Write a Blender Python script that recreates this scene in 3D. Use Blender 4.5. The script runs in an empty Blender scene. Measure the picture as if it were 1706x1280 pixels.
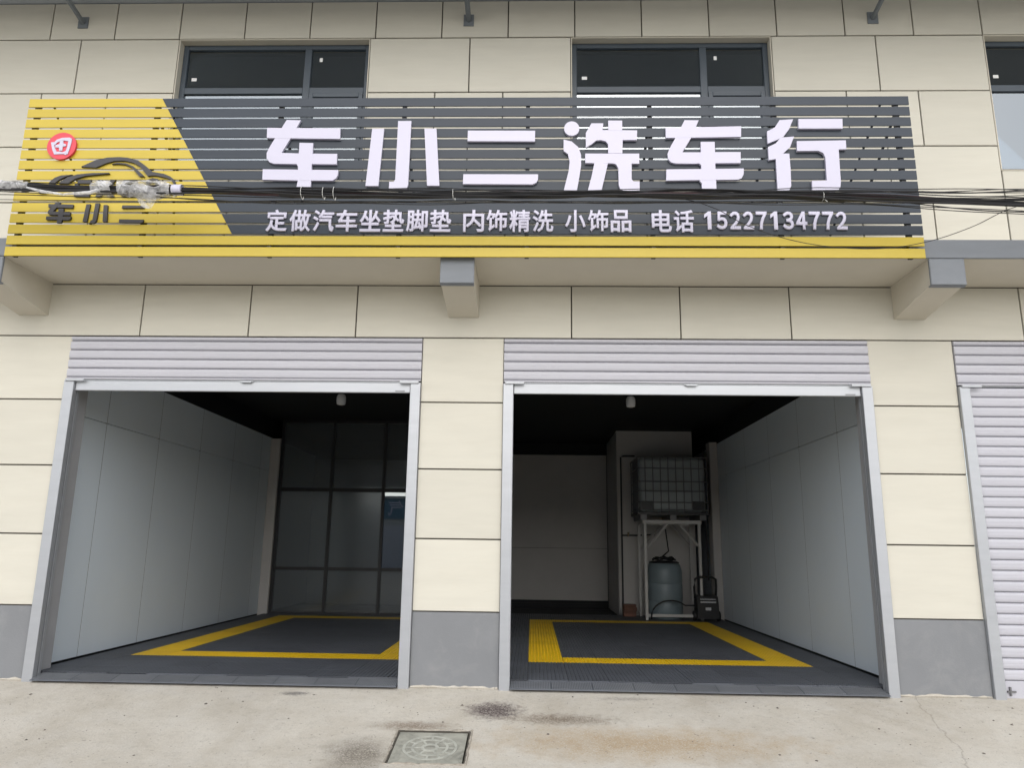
import bpy, bmesh, math, random
from mathutils import Matrix, Vector, noise
random.seed(7)
SC = bpy.context.scene
COL = SC.collection

# ------------------------------------------------------------------ camera
cd = bpy.data.cameras.new('camera')
cam = bpy.data.objects.new('camera', cd)
COL.objects.link(cam)
cd.sensor_width = 36.0
cd.lens = 36.0 * 1250 / 1706
cd.clip_start = 0.05
cd.clip_end = 2000
def cam_matrix(pitch, yaw, roll, loc):
    cp, sp, cy, sy = math.cos(pitch), math.sin(pitch), math.cos(yaw), math.sin(yaw)
    f = Vector((sy * cp, cy * cp, sp)); r = Vector((cy, -sy, 0)); u = r.cross(f)
    c, s = math.cos(roll), math.sin(roll)
    r, u = c * r + s * u, -s * r + c * u
    m = Matrix((r, u, -f)).transposed().to_4x4()
    m.translation = loc
    return m
cam.matrix_world = cam_matrix(math.radians(12.345), math.radians(-1.634), math.radians(0.77), Vector((0, -7.647, 1.32)))
SC.camera = cam

# ------------------------------------------------------------------ sky, sun, exposure
SUN_EL, SUN_AZ = math.radians(35), math.radians(176)   # azimuth from +Y, clockwise: in front of the facade
w = bpy.data.worlds.new('World'); SC.world = w; w.use_nodes = True
nt = w.node_tree; nt.nodes.clear()
sky = nt.nodes.new('ShaderNodeTexSky'); sky.sky_type = 'NISHITA'; sky.sun_disc = False
sky.sun_elevation = SUN_EL; sky.sun_rotation = SUN_AZ
sky.air_density = 1.0; sky.dust_density = 2.0; sky.ozone_density = 1.0
hs = nt.nodes.new('ShaderNodeHueSaturation'); hs.inputs['Saturation'].default_value = 0.42
bg = nt.nodes.new('ShaderNodeBackground'); bg.inputs['Strength'].default_value = 0.15
wo = nt.nodes.new('ShaderNodeOutputWorld')
nt.links.new(sky.outputs[0], hs.inputs['Color']); nt.links.new(hs.outputs[0], bg.inputs['Color']); nt.links.new(bg.outputs[0], wo.inputs[0])
sl = bpy.data.lights.new('sun', 'SUN'); sl.energy = 1.5; sl.angle = math.radians(100); sl.color = (1.0, 0.975, 0.94)
sun = bpy.data.objects.new('sun', sl); COL.objects.link(sun)
sd = Vector((math.sin(SUN_AZ) * math.cos(SUN_EL), math.cos(SUN_AZ) * math.cos(SUN_EL), math.sin(SUN_EL)))
sun.rotation_euler = sd.to_track_quat('Z', 'Y').to_euler()
SC.view_settings.view_transform = 'Standard'; SC.view_settings.look = 'None'
SC.view_settings.exposure = 0.42; SC.view_settings.gamma = 1.0
SC.render.engine = 'CYCLES'
SC.cycles.use_denoising = True
SC.cycles.max_bounces = 8; SC.cycles.diffuse_bounces = 5; SC.cycles.transparent_max_bounces = 12

# ------------------------------------------------------------------ materials
def nodes_of(name):
    m = bpy.data.materials.new(name); m.use_nodes = True
    t = m.node_tree
    return m, t, t.nodes['Principled BSDF']
def nd(t, kind, **kw):
    n = t.nodes.new(kind)
    for k, v in kw.items():
        if k in n.inputs: n.inputs[k].default_value = v
        else: setattr(n, k, v)
    return n
def mat(name, col, rough=.6, var=.06, scale=2.0, stretch=(1, 1, 1), bump=0.0, bscale=60, metal=0.0, spec=.5, rnd=0.0, dirt=0.0, dirt_col=(.12, .11, .09), dscale=1.7):
    m, t, b = nodes_of(name)
    L = t.links.new
    geo = nd(t, 'ShaderNodeNewGeometry')
    mp = nd(t, 'ShaderNodeMapping'); mp.inputs['Scale'].default_value = stretch
    L(geo.outputs['Position'], mp.inputs[0])
    n1 = nd(t, 'ShaderNodeTexNoise', Scale=scale, Detail=6.0, Roughness=.6)
    L(mp.outputs[0], n1.inputs['Vector'])
    mr = nd(t, 'ShaderNodeMapRange'); mr.inputs['From Min'].default_value = .25; mr.inputs['From Max'].default_value = .75
    mr.inputs['To Min'].default_value = 1 - var; mr.inputs['To Max'].default_value = 1 + var
    L(n1.outputs['Fac'], mr.inputs['Value'])
    val = mr.outputs[0]
    if rnd:
        oi = nd(t, 'ShaderNodeObjectInfo')
        m2 = nd(t, 'ShaderNodeMapRange'); m2.inputs['To Min'].default_value = 1 - rnd; m2.inputs['To Max'].default_value = 1 + rnd
        L(oi.outputs['Random'], m2.inputs['Value'])
        mu = nd(t, 'ShaderNodeMath', operation='MULTIPLY'); L(val, mu.inputs[0]); L(m2.outputs[0], mu.inputs[1]); val = mu.outputs[0]
    vm = nd(t, 'ShaderNodeVectorMath', operation='SCALE'); vm.inputs[0].default_value = col; L(val, vm.inputs['Scale'])
    out = vm.outputs[0]
    if dirt:
        n3 = nd(t, 'ShaderNodeTexNoise', Scale=dscale, Detail=8.0, Roughness=.7, Distortion=.6)
        L(mp.outputs[0], n3.inputs['Vector'])
        r3 = nd(t, 'ShaderNodeMapRange'); r3.inputs['From Min'].default_value = .5; r3.inputs['From Max'].default_value = .8; r3.inputs['To Max'].default_value = dirt
        L(n3.outputs['Fac'], r3.inputs['Value'])
        mx = nd(t, 'ShaderNodeMix', data_type='RGBA'); L(r3.outputs[0], mx.inputs[0]); L(out, mx.inputs[6]); mx.inputs[7].default_value = (*dirt_col, 1)
        out = mx.outputs[2]
    L(out, b.inputs['Base Color'])
    b.inputs['Roughness'].default_value = rough; b.inputs['Metallic'].default_value = metal; b.inputs['Specular IOR Level'].default_value = spec
    if bump:
        n2 = nd(t, 'ShaderNodeTexNoise', Scale=bscale, Detail=4.0); L(mp.outputs[0], n2.inputs['Vector'])
        bp = nd(t, 'ShaderNodeBump', Strength=bump, Distance=.01); L(n2.outputs['Fac'], bp.inputs['Height']); L(bp.outputs[0], b.inputs['Normal'])
    return m
def glass(name, refl, tint, rough=0.0, cloudy=0.0):
    m, t, b = nodes_of(name); t.nodes.remove(b)
    L = t.links.new
    gl = nd(t, 'ShaderNodeBsdfGlossy'); gl.inputs['Color'].default_value = (.88, .95, 1, 1); gl.inputs['Roughness'].default_value = rough
    tr = nd(t, 'ShaderNodeBsdfTransparent'); tr.inputs['Color'].default_value = (*tint, 1)
    fr = nd(t, 'ShaderNodeFresnel', IOR=1.5)
    ad = nd(t, 'ShaderNodeMath', operation='ADD', use_clamp=True); ad.inputs[1].default_value = refl; L(fr.outputs[0], ad.inputs[0])
    mx = nd(t, 'ShaderNodeMixShader'); L(ad.outputs[0], mx.inputs[0]); L(tr.outputs[0], mx.inputs[1]); L(gl.outputs[0], mx.inputs[2])
    out = mx.outputs[0]
    if cloudy:
        df = nd(t, 'ShaderNodeBsdfDiffuse'); df.inputs['Color'].default_value = (.30, .32, .33, 1)
        m3 = nd(t, 'ShaderNodeMixShader'); m3.inputs[0].default_value = cloudy; L(out, m3.inputs[1]); L(df.outputs[0], m3.inputs[2]); out = m3.outputs[0]
    L(out, t.nodes['Material Output'].inputs[0])
    return m

M = {}
M['panel'] = mat('cream_board', (.56, .54, .47), .75, .045, 1.2, (1, 1, 7), .07, 40, rnd=.045, spec=.3, dirt=.16, dirt_col=(.43, .385, .305))
M['plaster'] = mat('cream_plaster', (.57, .535, .455), .85, .04, 1.5, (1, 1, 3), .08, 50, spec=.3, dirt=.08, dirt_col=(.3, .28, .23))
M['joint'] = mat('joint_filler', (.075, .068, .055), .9, .2, 5)
M['plinth'] = mat('grey_plinth_paint', (.205, .213, .225), .8, .08, 1.3, (1, 1, 1), .15, 70, spec=.3, dirt=.40, dirt_col=(.32, .32, .315), dscale=3.0)
M['fascia'] = mat('grey_fascia_paint', (.20, .215, .235), .75, .08, 1.6, (1, 1, 3), .08, 60, spec=.35, dirt=.25, dirt_col=(.3, .31, .31))
M['shutter'] = mat('painted_steel_shutter', (.455, .455, .50), .42, .03, .8, (1, 1, 6), spec=.4, rnd=.02, dirt=.10, dirt_col=(.45, .45, .47))
M['rail'] = mat('anodised_aluminium', (.39, .405, .43), .42, .06, 1.2, (1, 1, 8), metal=.4, spec=.5, dirt=.14, dirt_col=(.4, .4, .4))
M['yellow'] = mat('yellow_slat_paint', (.50, .375, .030), .42, .04, 1.0, (1, 1, 6), spec=.5, rnd=.03, dirt=.10, dirt_col=(.52, .43, .15))
M['dark'] = mat('charcoal_slat_paint', (.024, .033, .047), .44, .06, 1.0, (1, 1, 6), spec=.35, rnd=.06, dirt=.08, dirt_col=(.11, .12, .13))
M['black_steel'] = mat('black_steel', (.018, .018, .02), .5, .2, 4)
M['letter'] = mat('white_acrylic', (.515, .50, .61), .35, .01, 2)
M['black_letter'] = mat('charcoal_acrylic', (.035, .033, .036), .45, .08, 4)
M['red'] = mat('red_acrylic', (.62, .045, .07), .35, .03, 3)
M['winframe'] = mat('blue_grey_window_frame', (.055, .072, .092), .42, .08, 3)
M['pane'] = glass('coated_window_glass', .16, (.30, .34, .37))
M['gpane'] = glass('partition_glass', .10, (.55, .58, .59))
M['film_pane'] = glass('frosted_partition_glass', .04, (.55, .57, .58), .15, .22)
M['sticker'] = mat('white_sticker', (.8, .8, .8), .6)
M['black'] = mat('black_ceiling_paint', (.008, .009, .011), .7, .2, 3)
M['inner'] = mat('white_wall_board', (.73, .80, .86), .30, .03, 1.0, (1, 1, .4), spec=.4, rnd=.02)
M['white'] = mat('white_column_paint', (.52, .50, .48), .6, .04, 3)
M['jamb'] = mat('jamb_render', (.34, .34, .35), .85, .08, 3, bump=.1)
M['slab'] = mat('dark_floor_slab', (.03, .031, .034), .85, .2, 3)
M['tile'] = mat('grey_grate_plastic', (.080, .088, .104), .5, .10, 6, rnd=.10, dirt=.2, dirt_col=(.13, .13, .135))
M['ytile'] = mat('yellow_grate_plastic', (.85, .56, .010), .45, .06, 6, rnd=.05, dirt=.12, dirt_col=(.4, .26, .05))
M['edge'] = mat('light_grey_edge_plastic', (.17, .18, .195), .5, .1, 8, rnd=.08, dirt=.3, dirt_col=(.26, .26, .26))
M['cable'] = mat('black_cable_sheath', (.014, .014, .016), .45, .2, 6)
M['cable2'] = mat('brown_cable_sheath', (.05, .022, .025), .5, .2, 6)
M['string'] = mat('white_string', (.6, .6, .58), .8)
M['cage'] = mat('galvanised_bar', (.16, .16, .165), .5, .1, 8, metal=.3)
M['tank'] = mat('cloudy_white_plastic', (.30, .33, .34), .45, .06, 3)
M['barrel'] = mat('pale_blue_plastic', (.20, .25, .275), .4, .08, 4)
M['stand'] = mat('pale_steel_paint', (.50, .49, .47), .5, .1, 6, dirt=.3, dirt_col=(.2, .14, .1))
M['rubber'] = mat('black_rubber', (.012, .012, .013), .6, .2, 8)
M['machine'] = mat('black_machine_plastic', (.014, .015, .017), .4, .2, 8)
M['chrome'] = mat('bright_metal', (.6, .6, .6), .25, .05, 5, metal=.9)
M['pipe'] = mat('dark_pipe', (.03, .03, .033), .5, .2, 6)
M['brick'] = mat('red_brick', (.17, .085, .06), .85, .25, 9, bump=.2, rnd=.2)
M['lamp'] = mat('frosted_lamp', (.55, .55, .55), .4)
M['strut'] = mat('blue_grey_strut', (.15, .17, .19), .6, .1, 4)
M['soffit'] = mat('eave_soffit', (.36, .39, .43), .85, .06, 2)
M['bluesign'] = mat('blue_sign_sheet', (.10, .19, .26), .5, .05, 1)
M['farwall'] = mat('pale_far_wall', (.42, .42, .41), .8, .08, .6)
M['hill'] = mat('wooded_hill', (.045, .065, .05), .95, .3, .1)

def film_material():
    m, t, b = nodes_of('torn_plastic_film'); L = t.links.new
    b.inputs['Base Color'].default_value = (.86, .86, .88, 1); b.inputs['Roughness'].default_value = .28
    tl = nd(t, 'ShaderNodeBsdfTranslucent'); tl.inputs['Color'].default_value = (.75, .76, .77, 1)
    tr = nd(t, 'ShaderNodeBsdfTransparent')
    m1 = nd(t, 'ShaderNodeMixShader'); m1.inputs[0].default_value = .35; L(b.outputs[0], m1.inputs[1]); L(tl.outputs[0], m1.inputs[2])
    geo = nd(t, 'ShaderNodeNewGeometry'); n = nd(t, 'ShaderNodeTexNoise', Scale=14.0, Detail=3.0, Distortion=1.5); L(geo.outputs['Position'], n.inputs['Vector'])
    r = nd(t, 'ShaderNodeMapRange'); r.inputs['From Min'].default_value = .35; r.inputs['From Max'].default_value = .7; r.inputs['To Min'].default_value = .15; r.inputs['To Max'].default_value = .8
    L(n.outputs['Fac'], r.inputs['Value'])
    m2 = nd(t, 'ShaderNodeMixShader'); L(r.outputs[0], m2.inputs[0]); L(m1.outputs[0], m2.inputs[1]); L(tr.outputs[0], m2.inputs[2])
    L(m2.outputs[0], t.nodes['Material Output'].inputs[0])
    return m
M['film'] = film_material()

def concrete_ground():
    m, t, b = nodes_of('worn_concrete'); L = t.links.new
    geo = nd(t, 'ShaderNodeNewGeometry')
    P = geo.outputs['Position']
    def noise_(s, d=8.0, r=.6, dist=0.0):
        n = nd(t, 'ShaderNodeTexNoise', Scale=s, Detail=d, Roughness=r, Distortion=dist); L(P, n.inputs['Vector']); return n.outputs['Fac']
    def rng(v, a, bb, c=0.0, d=1.0):
        r = nd(t, 'ShaderNodeMapRange'); r.inputs['From Min'].default_value = a; r.inputs['From Max'].default_value = bb
        r.inputs['To Min'].default_value = c; r.inputs['To Max'].default_value = d; L(v, r.inputs['Value']); return r.outputs[0]
    def mix(f, a, col):
        x = nd(t, 'ShaderNodeMix', data_type='RGBA'); L(f, x.inputs[0])
        if isinstance(a, tuple): x.inputs[6].default_value = (*a, 1)
        else: L(a, x.inputs[6])
        x.inputs[7].default_value = (*col, 1); return x.outputs[2]
    def mul(a, c):
        x = nd(t, 'ShaderNodeMath', operation='MULTIPLY'); L(a, x.inputs[0])
        if isinstance(c, (int, float)): x.inputs[1].default_value = c
        else: L(c, x.inputs[1])
        return x.outputs[0]
    def blob(x, y, rx, ry, soft=.6, ns=9.0, amp=.8):
        mp = nd(t, 'ShaderNodeMapping'); mp.vector_type = 'POINT'
        mp.inputs['Location'].default_value = (-x / rx, -y / ry, 0); mp.inputs['Scale'].default_value = (1 / rx, 1 / ry, 0)
        L(P, mp.inputs[0])
        ln = nd(t, 'ShaderNodeVectorMath', operation='LENGTH'); L(mp.outputs[0], ln.inputs[0])
        nn = noise_(ns, 8.0, .7)
        ad = nd(t, 'ShaderNodeMath', operation='MULTIPLY_ADD'); L(nn, ad.inputs[0]); ad.inputs[1].default_value = amp * 2; 
        sb = nd(t, 'ShaderNodeMath', operation='SUBTRACT'); L(ln.outputs['Value'], sb.inputs[0]); sb.inputs[1].default_value = amp
        L(sb.outputs[0], ad.inputs[2])
        return mul(rng(ad.outputs[0], 1.0, 1.0 - soft), rng(noise_(75, 3, .6), .34, .52, .30))
    c = mix(rng(noise_(.9, 8, .65, .5), .36, .66), (.55, .52, .46), (.42, .385, .325))
    c = mix(mul(rng(noise_(3.2, 8, .7), .45, .68), .55), c, (.53, .51, .465))
    c = mix(mul(rng(noise_(14, 6, .75), .52, .75), .42), c, (.27, .25, .22))
    c = mix(mul(rng(noise_(90, 4, .7), .5, .72), .35), c, (.25, .235, .21))
    c = mix(mul(rng(noise_(60, 3, .6), .55, .7), .30), c, (.60, .58, .53))
    c = mix(mul(blob(.9, -1.15, 1.6, .40, .8, 5.0, .8), .80), c, (.37, .275, .165))       # ochre grit washed along the apron
    c = mix(mul(blob(.25, -.70, .62, .15, .9, 18.0, .9), .95), c, (.17, .135, .10))
    c = mix(mul(blob(-.33, -.53, .30, .24, .6, 20.0, .8), 1.0), c, (.085, .065, .065))   # oily patch
    c = mix(mul(blob(-.98, -.90, .45, .13, .8, 14.0, .8), .95), c, (.22, .18, .14))
    c = mix(mul(blob(-1.32, -1.45, .34, .42, .8, 7.0, .8), 1.0), c, (.20, .18, .15))     # dark patch beside the cover
    c = mix(mul(blob(-2.2, -.22, .16, .06, .6, 55.0, 1.2), .9), c, (.13, .125, .12))    # scuffs
    c = mix(mul(blob(.9, -.20, .35, .06, .7, 30.0, 1.1), .5), c, (.19, .175, .155))
    c = mix(mul(rng(noise_(34, 3, .5), .66, .72), .6), c, (.17, .155, .14))             # small specks
    # crack running down the apron on the right
    wv = nd(t, 'ShaderNodeTexNoise', Scale=3.0, Detail=6.0, Roughness=.65); L(P, wv.inputs['Vector'])
    sx = nd(t, 'ShaderNodeSeparateXYZ'); L(P, sx.inputs[0])
    a1 = nd(t, 'ShaderNodeMath', operation='MULTIPLY_ADD'); L(sx.outputs['Y'], a1.inputs[0]); a1.inputs[1].default_value = -.217; L(sx.outputs['X'], a1.inputs[2])
    a2 = nd(t, 'ShaderNodeMath', operation='MULTIPLY_ADD'); L(wv.outputs['Fac'], a2.inputs[0]); a2.inputs[1].default_value = .22; L(a1.outputs[0], a2.inputs[2])
    a3 = nd(t, 'ShaderNodeMath', operation='SUBTRACT'); L(a2.outputs[0], a3.inputs[0]); a3.inputs[1].default_value = 3.74
    a4 = nd(t, 'ShaderNodeMath', operation='ABSOLUTE'); L(a3.outputs[0], a4.inputs[0])
    c = mix(mul(rng(a4.outputs[0], .010, .003), .32), c, (.14, .12, .10))
    L(c, b.inputs['Base Color'])
    b.inputs['Roughness'].default_value = .85; b.inputs['Specular IOR Level'].default_value = .3
    bp = nd(t, 'ShaderNodeBump', Strength=.6, Distance=.012); L(noise_(26, 9, .7), bp.inputs['Height']); L(bp.outputs[0], b.inputs['Normal'])
    return m
M['concrete'] = concrete_ground()
M['cover'] = mat('grey_green_cover', (.30, .30, .26), .8, .25, 9, bump=.3, bscale=40, dirt=.95, dirt_col=(.07, .07, .06), dscale=5)
M['rim'] = mat('crumbled_mortar', (.33, .30, .255), .9, .35, 22, bump=.5, bscale=60)
M['grit'] = mat('dark_grit', (.12, .105, .09), .9, .4, 8)
M['cover_rib'] = mat('worn_cover_relief', (.40, .405, .36), .8, .2, 12, bump=.3, dirt=.9, dirt_col=(.16, .16, .14), dscale=7)

# ------------------------------------------------------------------ mesh helpers
class MB:
    def __init__(s): s.v = []; s.f = []
    def add(s, vs, fs):
        o = len(s.v); s.v += [tuple(p) for p in vs]; s.f += [tuple(i + o for i in f) for f in fs]; return s
    def box(s, x0, x1, y0, y1, z0, z1):
        return s.add([(x0, y0, z0), (x1, y0, z0), (x1, y1, z0), (x0, y1, z0), (x0, y0, z1), (x1, y0, z1), (x1, y1, z1), (x0, y1, z1)],
                     [(3, 2, 1, 0), (4, 5, 6, 7), (0, 1, 5, 4), (1, 2, 6, 5), (2, 3, 7, 6), (3, 0, 4, 7)])
    def cbox(s, x0, x1, y0, y1, z0, z1, e=.006):          # box with a chamfered front (-Y) rim
        a = [(x0, z0), (x1, z0), (x1, z1), (x0, z1)]; bq = [(x0 + e, z0 + e), (x1 - e, z0 + e), (x1 - e, z1 - e), (x0 + e, z1 - e)]
        vs = [(x, y1, z) for x, z in a] + [(x, y0 + e, z) for x, z in a] + [(x, y0, z) for x, z in bq]
        fs = [(3, 2, 1, 0)][::-1] + [(8, 9, 10, 11)]
        for i in range(4):
            j = (i + 1) % 4; fs += [(i, j, 4 + j, 4 + i), (4 + i, 4 + j, 8 + j, 8 + i)]
        return s.add(vs, fs)
    def prism(s, poly, y0, y1):                             # outline in x,z pushed through y
        n = len(poly)
        return s.add([(x, y0, z) for x, z in poly] + [(x, y1, z) for x, z in poly],
                     [tuple(range(n)), tuple(range(2 * n - 1, n - 1, -1))] + [(i, (i + 1) % n, n + (i + 1) % n, n + i) for i in range(n)])
    def prism_x(s, poly, x0, x1):                           # outline in y,z pushed through x
        n = len(poly)
        return s.add([(x0, y, z) for y, z in poly] + [(x1, y, z) for y, z in poly],
                     [tuple(range(n)), tuple(range(2 * n - 1, n - 1, -1))] + [(i, (i + 1) % n, n + (i + 1) % n, n + i) for i in range(n)])
    def tube(s, pts, r, n=7, cap=True):
        pts = [Vector(p) for p in pts]; o = len(s.v); k = len(pts)
        up = Vector((0, 0, 1))
        for i, p in enumerate(pts):
            d = (pts[min(i + 1, k - 1)] - pts[max(i - 1, 0)]).normalized()
            a = d.cross(up if abs(d.z) < .95 else Vector((1, 0, 0))).normalized(); bq = a.cross(d)
            rr = r[i] if isinstance(r, (list, tuple)) else r
            for j in range(n):
                q = 2 * math.pi * j / n
                s.v.append(tuple(p + (a * math.cos(q) + bq * math.sin(q)) * rr))
        for i in range(k - 1):
            for j in range(n):
                s.f.append((o + i * n + j, o + i * n + (j + 1) % n, o + (i + 1) * n + (j + 1) % n, o + (i + 1) * n + j))
        if cap:
            s.f.append(tuple(o + j for j in range(n))); s.f.append(tuple(o + (k - 1) * n + j for j in range(n))[::-1])
        return s
    def lathe(s, prof, c=(0, 0, 0), n=28):                  # profile r,z round a vertical axis
        o = len(s.v); k = len(prof)
        for r, z in prof:
            for j in range(n):
                q = 2 * math.pi * j / n; s.v.append((c[0] + r * math.cos(q), c[1] + r * math.sin(q), c[2] + z))
        for i in range(k - 1):
            for j in range(n):
                s.f.append((o + i * n + j, o + i * n + (j + 1) % n, o + (i + 1) * n + (j + 1) % n, o + (i + 1) * n + j))
        s.f.append(tuple(o + j for j in range(n))); s.f.append(tuple(o + (k - 1) * n + j for j in range(n)))
        return s
    def mesh(s, name, smooth=False, fix=True):
        me = bpy.data.meshes.new(name); me.from_pydata(s.v, [], s.f)
        if fix:
            bm = bmesh.new(); bm.from_mesh(me); bmesh.ops.recalc_face_normals(bm, faces=bm.faces); bm.to_mesh(me); bm.free()
        if smooth:
            me.polygons.foreach_set('use_smooth', [True] * len(me.polygons))
            try: me.set_sharp_from_angle(angle=math.radians(40))
            except Exception: pass
        return me
    def build(s, name, m, parent=None, smooth=False):
        return place(name, s.mesh(name, smooth), m, parent)
def place(name, me, m, parent=None):
    if m and not me.materials: me.materials.append(M[m])
    o = bpy.data.objects.new(name, me); COL.objects.link(o)
    if parent: o.parent = parent
    return o
def empty(name, loc=(0, 0, 0)):
    o = bpy.data.objects.new(name, None); COL.objects.link(o); o.location = loc; o.empty_display_size = .1
    return o
def tag(o, label, cat, group=None):
    o['label'] = label; o['category'] = cat
    if group: o['group'] = group
    return o
def structure(o): o['kind'] = 'structure'; return o
def B(name, m, parent, *a): return MB().box(*a).build(name, m, parent)

# outlines of the cut sign letters, x and z in metres
BIG = [[[(-2.496, 5.505), (-2.353, 5.5), (-2.443, 5.299), (-2.521, 5.141), (-2.339, 5.134), (-2.33, 5.017), (-2.587, 5.023), (-2.634, 5.039), (-2.665, 5.079), (-2.67, 5.139), (-2.648, 5.199), (-2.6, 5.3)], [(-2.688, 5.417), (-1.947, 5.409), (-1.943, 5.292), (-2.682, 5.304)], [(-2.348, 5.132), (-1.961, 5.128), (-1.959, 5.014), (-2.376, 5.019)], [(-2.347, 5.249), (-2.209, 5.246), (-2.207, 5.009), (-2.2, 4.759), (-2.342, 4.761), (-2.334, 4.831), (-2.343, 4.989), (-2.361, 5.017), (-2.344, 5.029)], [(-2.692, 4.96), (-1.938, 4.951), (-1.939, 4.9), (-1.955, 4.861), (-1.989, 4.837), (-2.344, 4.839), (-2.688, 4.847)]], [[(-1.626, 5.405), (-1.506, 5.404), (-1.533, 4.782), (-1.66, 4.782)], [(-1.369, 5.489), (-1.236, 5.489), (-1.239, 4.792), (-1.249, 4.761), (-1.27, 4.749), (-1.427, 4.751), (-1.427, 4.827), (-1.382, 4.827), (-1.369, 4.851)], [(-1.101, 5.403), (-0.981, 5.403), (-0.931, 4.784), (-1.052, 4.784)]], [[(-0.666, 5.382), (0.004, 5.379), (0.003, 5.262), (-0.667, 5.266)], [(-0.699, 4.907), (0.036, 4.905), (0.035, 4.85), (0.017, 4.815), (-0.019, 4.798), (-0.7, 4.802)]], [[(0.442, 5.402), (0.44, 5.384), (0.435, 5.367), (0.426, 5.352), (0.414, 5.34), (0.399, 5.33), (0.383, 5.325), (0.367, 5.323), (0.35, 5.325), (0.334, 5.33), (0.32, 5.34), (0.308, 5.352), (0.299, 5.367), (0.293, 5.384), (0.292, 5.402), (0.294, 5.42), (0.299, 5.436), (0.308, 5.451), (0.32, 5.464), (0.334, 5.473), (0.35, 5.479), (0.367, 5.481), (0.384, 5.479), (0.4, 5.473), (0.414, 5.464), (0.426, 5.451), (0.435, 5.436), (0.44, 5.419)], [(0.286, 5.281), (0.365, 5.26), (0.43, 5.198), (0.457, 5.116), (0.457, 5.003), (0.443, 4.902), (0.414, 4.73), (0.287, 4.734), (0.335, 4.942), (0.345, 5.044), (0.327, 5.126), (0.286, 5.157)], [(0.563, 5.458), (0.68, 5.457), (0.671, 5.384), (1.013, 5.379), (1.007, 5.274), (0.868, 5.274), (0.862, 5.13), (0.724, 5.13), (0.724, 5.229), (0.702, 5.26), (0.655, 5.274), (0.608, 5.27), (0.561, 5.229), (0.505, 5.192), (0.506, 5.353)], [(0.729, 5.487), (0.867, 5.486), (0.865, 5.378), (0.728, 5.378)], [(0.498, 5.126), (1.027, 5.125), (1.025, 5.017), (0.498, 5.024)], [(0.587, 5.024), (0.719, 5.019), (0.697, 4.922), (0.652, 4.726), (0.519, 4.726), (0.558, 4.881)], [(0.764, 5.021), (0.951, 5.021), (0.947, 4.851), (0.963, 4.827), (1.024, 4.825), (1.022, 4.726), (0.869, 4.726), (0.833, 4.75), (0.821, 4.791), (0.82, 4.962), (0.8, 5.007)]], [[(1.484, 5.491), (1.623, 5.49), (1.542, 5.299), (1.449, 5.141), (1.638, 5.141), (1.633, 5.019), (1.384, 5.021), (1.338, 5.033), (1.308, 5.068), (1.304, 5.125), (1.334, 5.197), (1.394, 5.31)], [(1.294, 5.408), (2.036, 5.423), (2.03, 5.307), (1.293, 5.296)], [(1.629, 5.141), (2.017, 5.142), (2.011, 5.024), (1.587, 5.021)], [(1.632, 5.252), (1.769, 5.252), (1.764, 5.023), (1.764, 4.727), (1.625, 4.727), (1.625, 4.811), (1.604, 4.835), (1.623, 4.861), (1.627, 5.002), (1.606, 5.021), (1.627, 5.033)], [(1.288, 4.956), (2.038, 4.964), (2.032, 4.901), (2.012, 4.861), (1.975, 4.847), (1.282, 4.837)]], [[(2.417, 5.49), (2.55, 5.498), (2.503, 5.39), (2.443, 5.308), (2.385, 5.277), (2.285, 5.234), (2.287, 5.366), (2.366, 5.411)], [(2.414, 5.298), (2.546, 5.31), (2.5, 5.195), (2.427, 5.126), (2.488, 5.126), (2.49, 4.961), (2.484, 4.781), (2.465, 4.741), (2.433, 4.725), (2.351, 4.727), (2.354, 5.067), (2.285, 5.055), (2.286, 5.195), (2.364, 5.236)], [(2.6, 5.5), (3.03, 5.501), (3.025, 5.395), (2.596, 5.396)], [(2.569, 5.258), (3.044, 5.266), (3.042, 5.17), (2.967, 5.168), (2.961, 4.82), (2.953, 4.771), (2.933, 4.741), (2.896, 4.727), (2.682, 4.729), (2.686, 4.834), (2.828, 4.838), (2.832, 5.082), (2.817, 5.127), (2.773, 5.154), (2.565, 5.152)]]]
CAR = [[(-4.538, 4.995), (-4.473, 5.03), (-4.394, 5.07), (-4.277, 5.097), (-4.166, 5.102), (-4.072, 5.094), (-3.966, 5.064), (-3.895, 5.014), (-3.803, 4.939), (-3.69, 4.919), (-3.622, 4.89), (-3.577, 4.855), (-3.559, 4.815), (-3.582, 4.815), (-3.609, 4.855), (-3.658, 4.875), (-3.705, 4.885), (-3.762, 4.899), (-3.808, 4.9), (-3.849, 4.893), (-3.87, 4.919), (-3.94, 4.999), (-4.01, 5.039), (-4.105, 5.062), (-4.207, 5.059), (-4.287, 5.034), (-4.383, 4.987)], [(-4.23, 5.024), (-4.177, 5.039), (-4.083, 5.032), (-4.005, 4.999), (-3.933, 4.939), (-3.881, 4.89), (-3.931, 4.89), (-3.968, 4.929), (-4.022, 4.989), (-4.091, 5.019), (-4.156, 5.026)], [(-4.841, 4.811), (-4.826, 4.835), (-4.785, 4.875), (-4.724, 4.9), (-4.609, 4.908), (-4.667, 4.89), (-4.728, 4.86), (-4.785, 4.811)], [(-4.739, 4.811), (-4.656, 4.88), (-4.558, 4.91), (-4.421, 4.925), (-4.241, 4.928), (-4.24, 4.92), (-4.345, 4.91), (-4.473, 4.895), (-4.571, 4.865), (-4.646, 4.811)], [(-4.931, 4.732), (-4.898, 4.761), (-4.851, 4.756), (-4.859, 4.712), (-4.923, 4.712)]]
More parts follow.
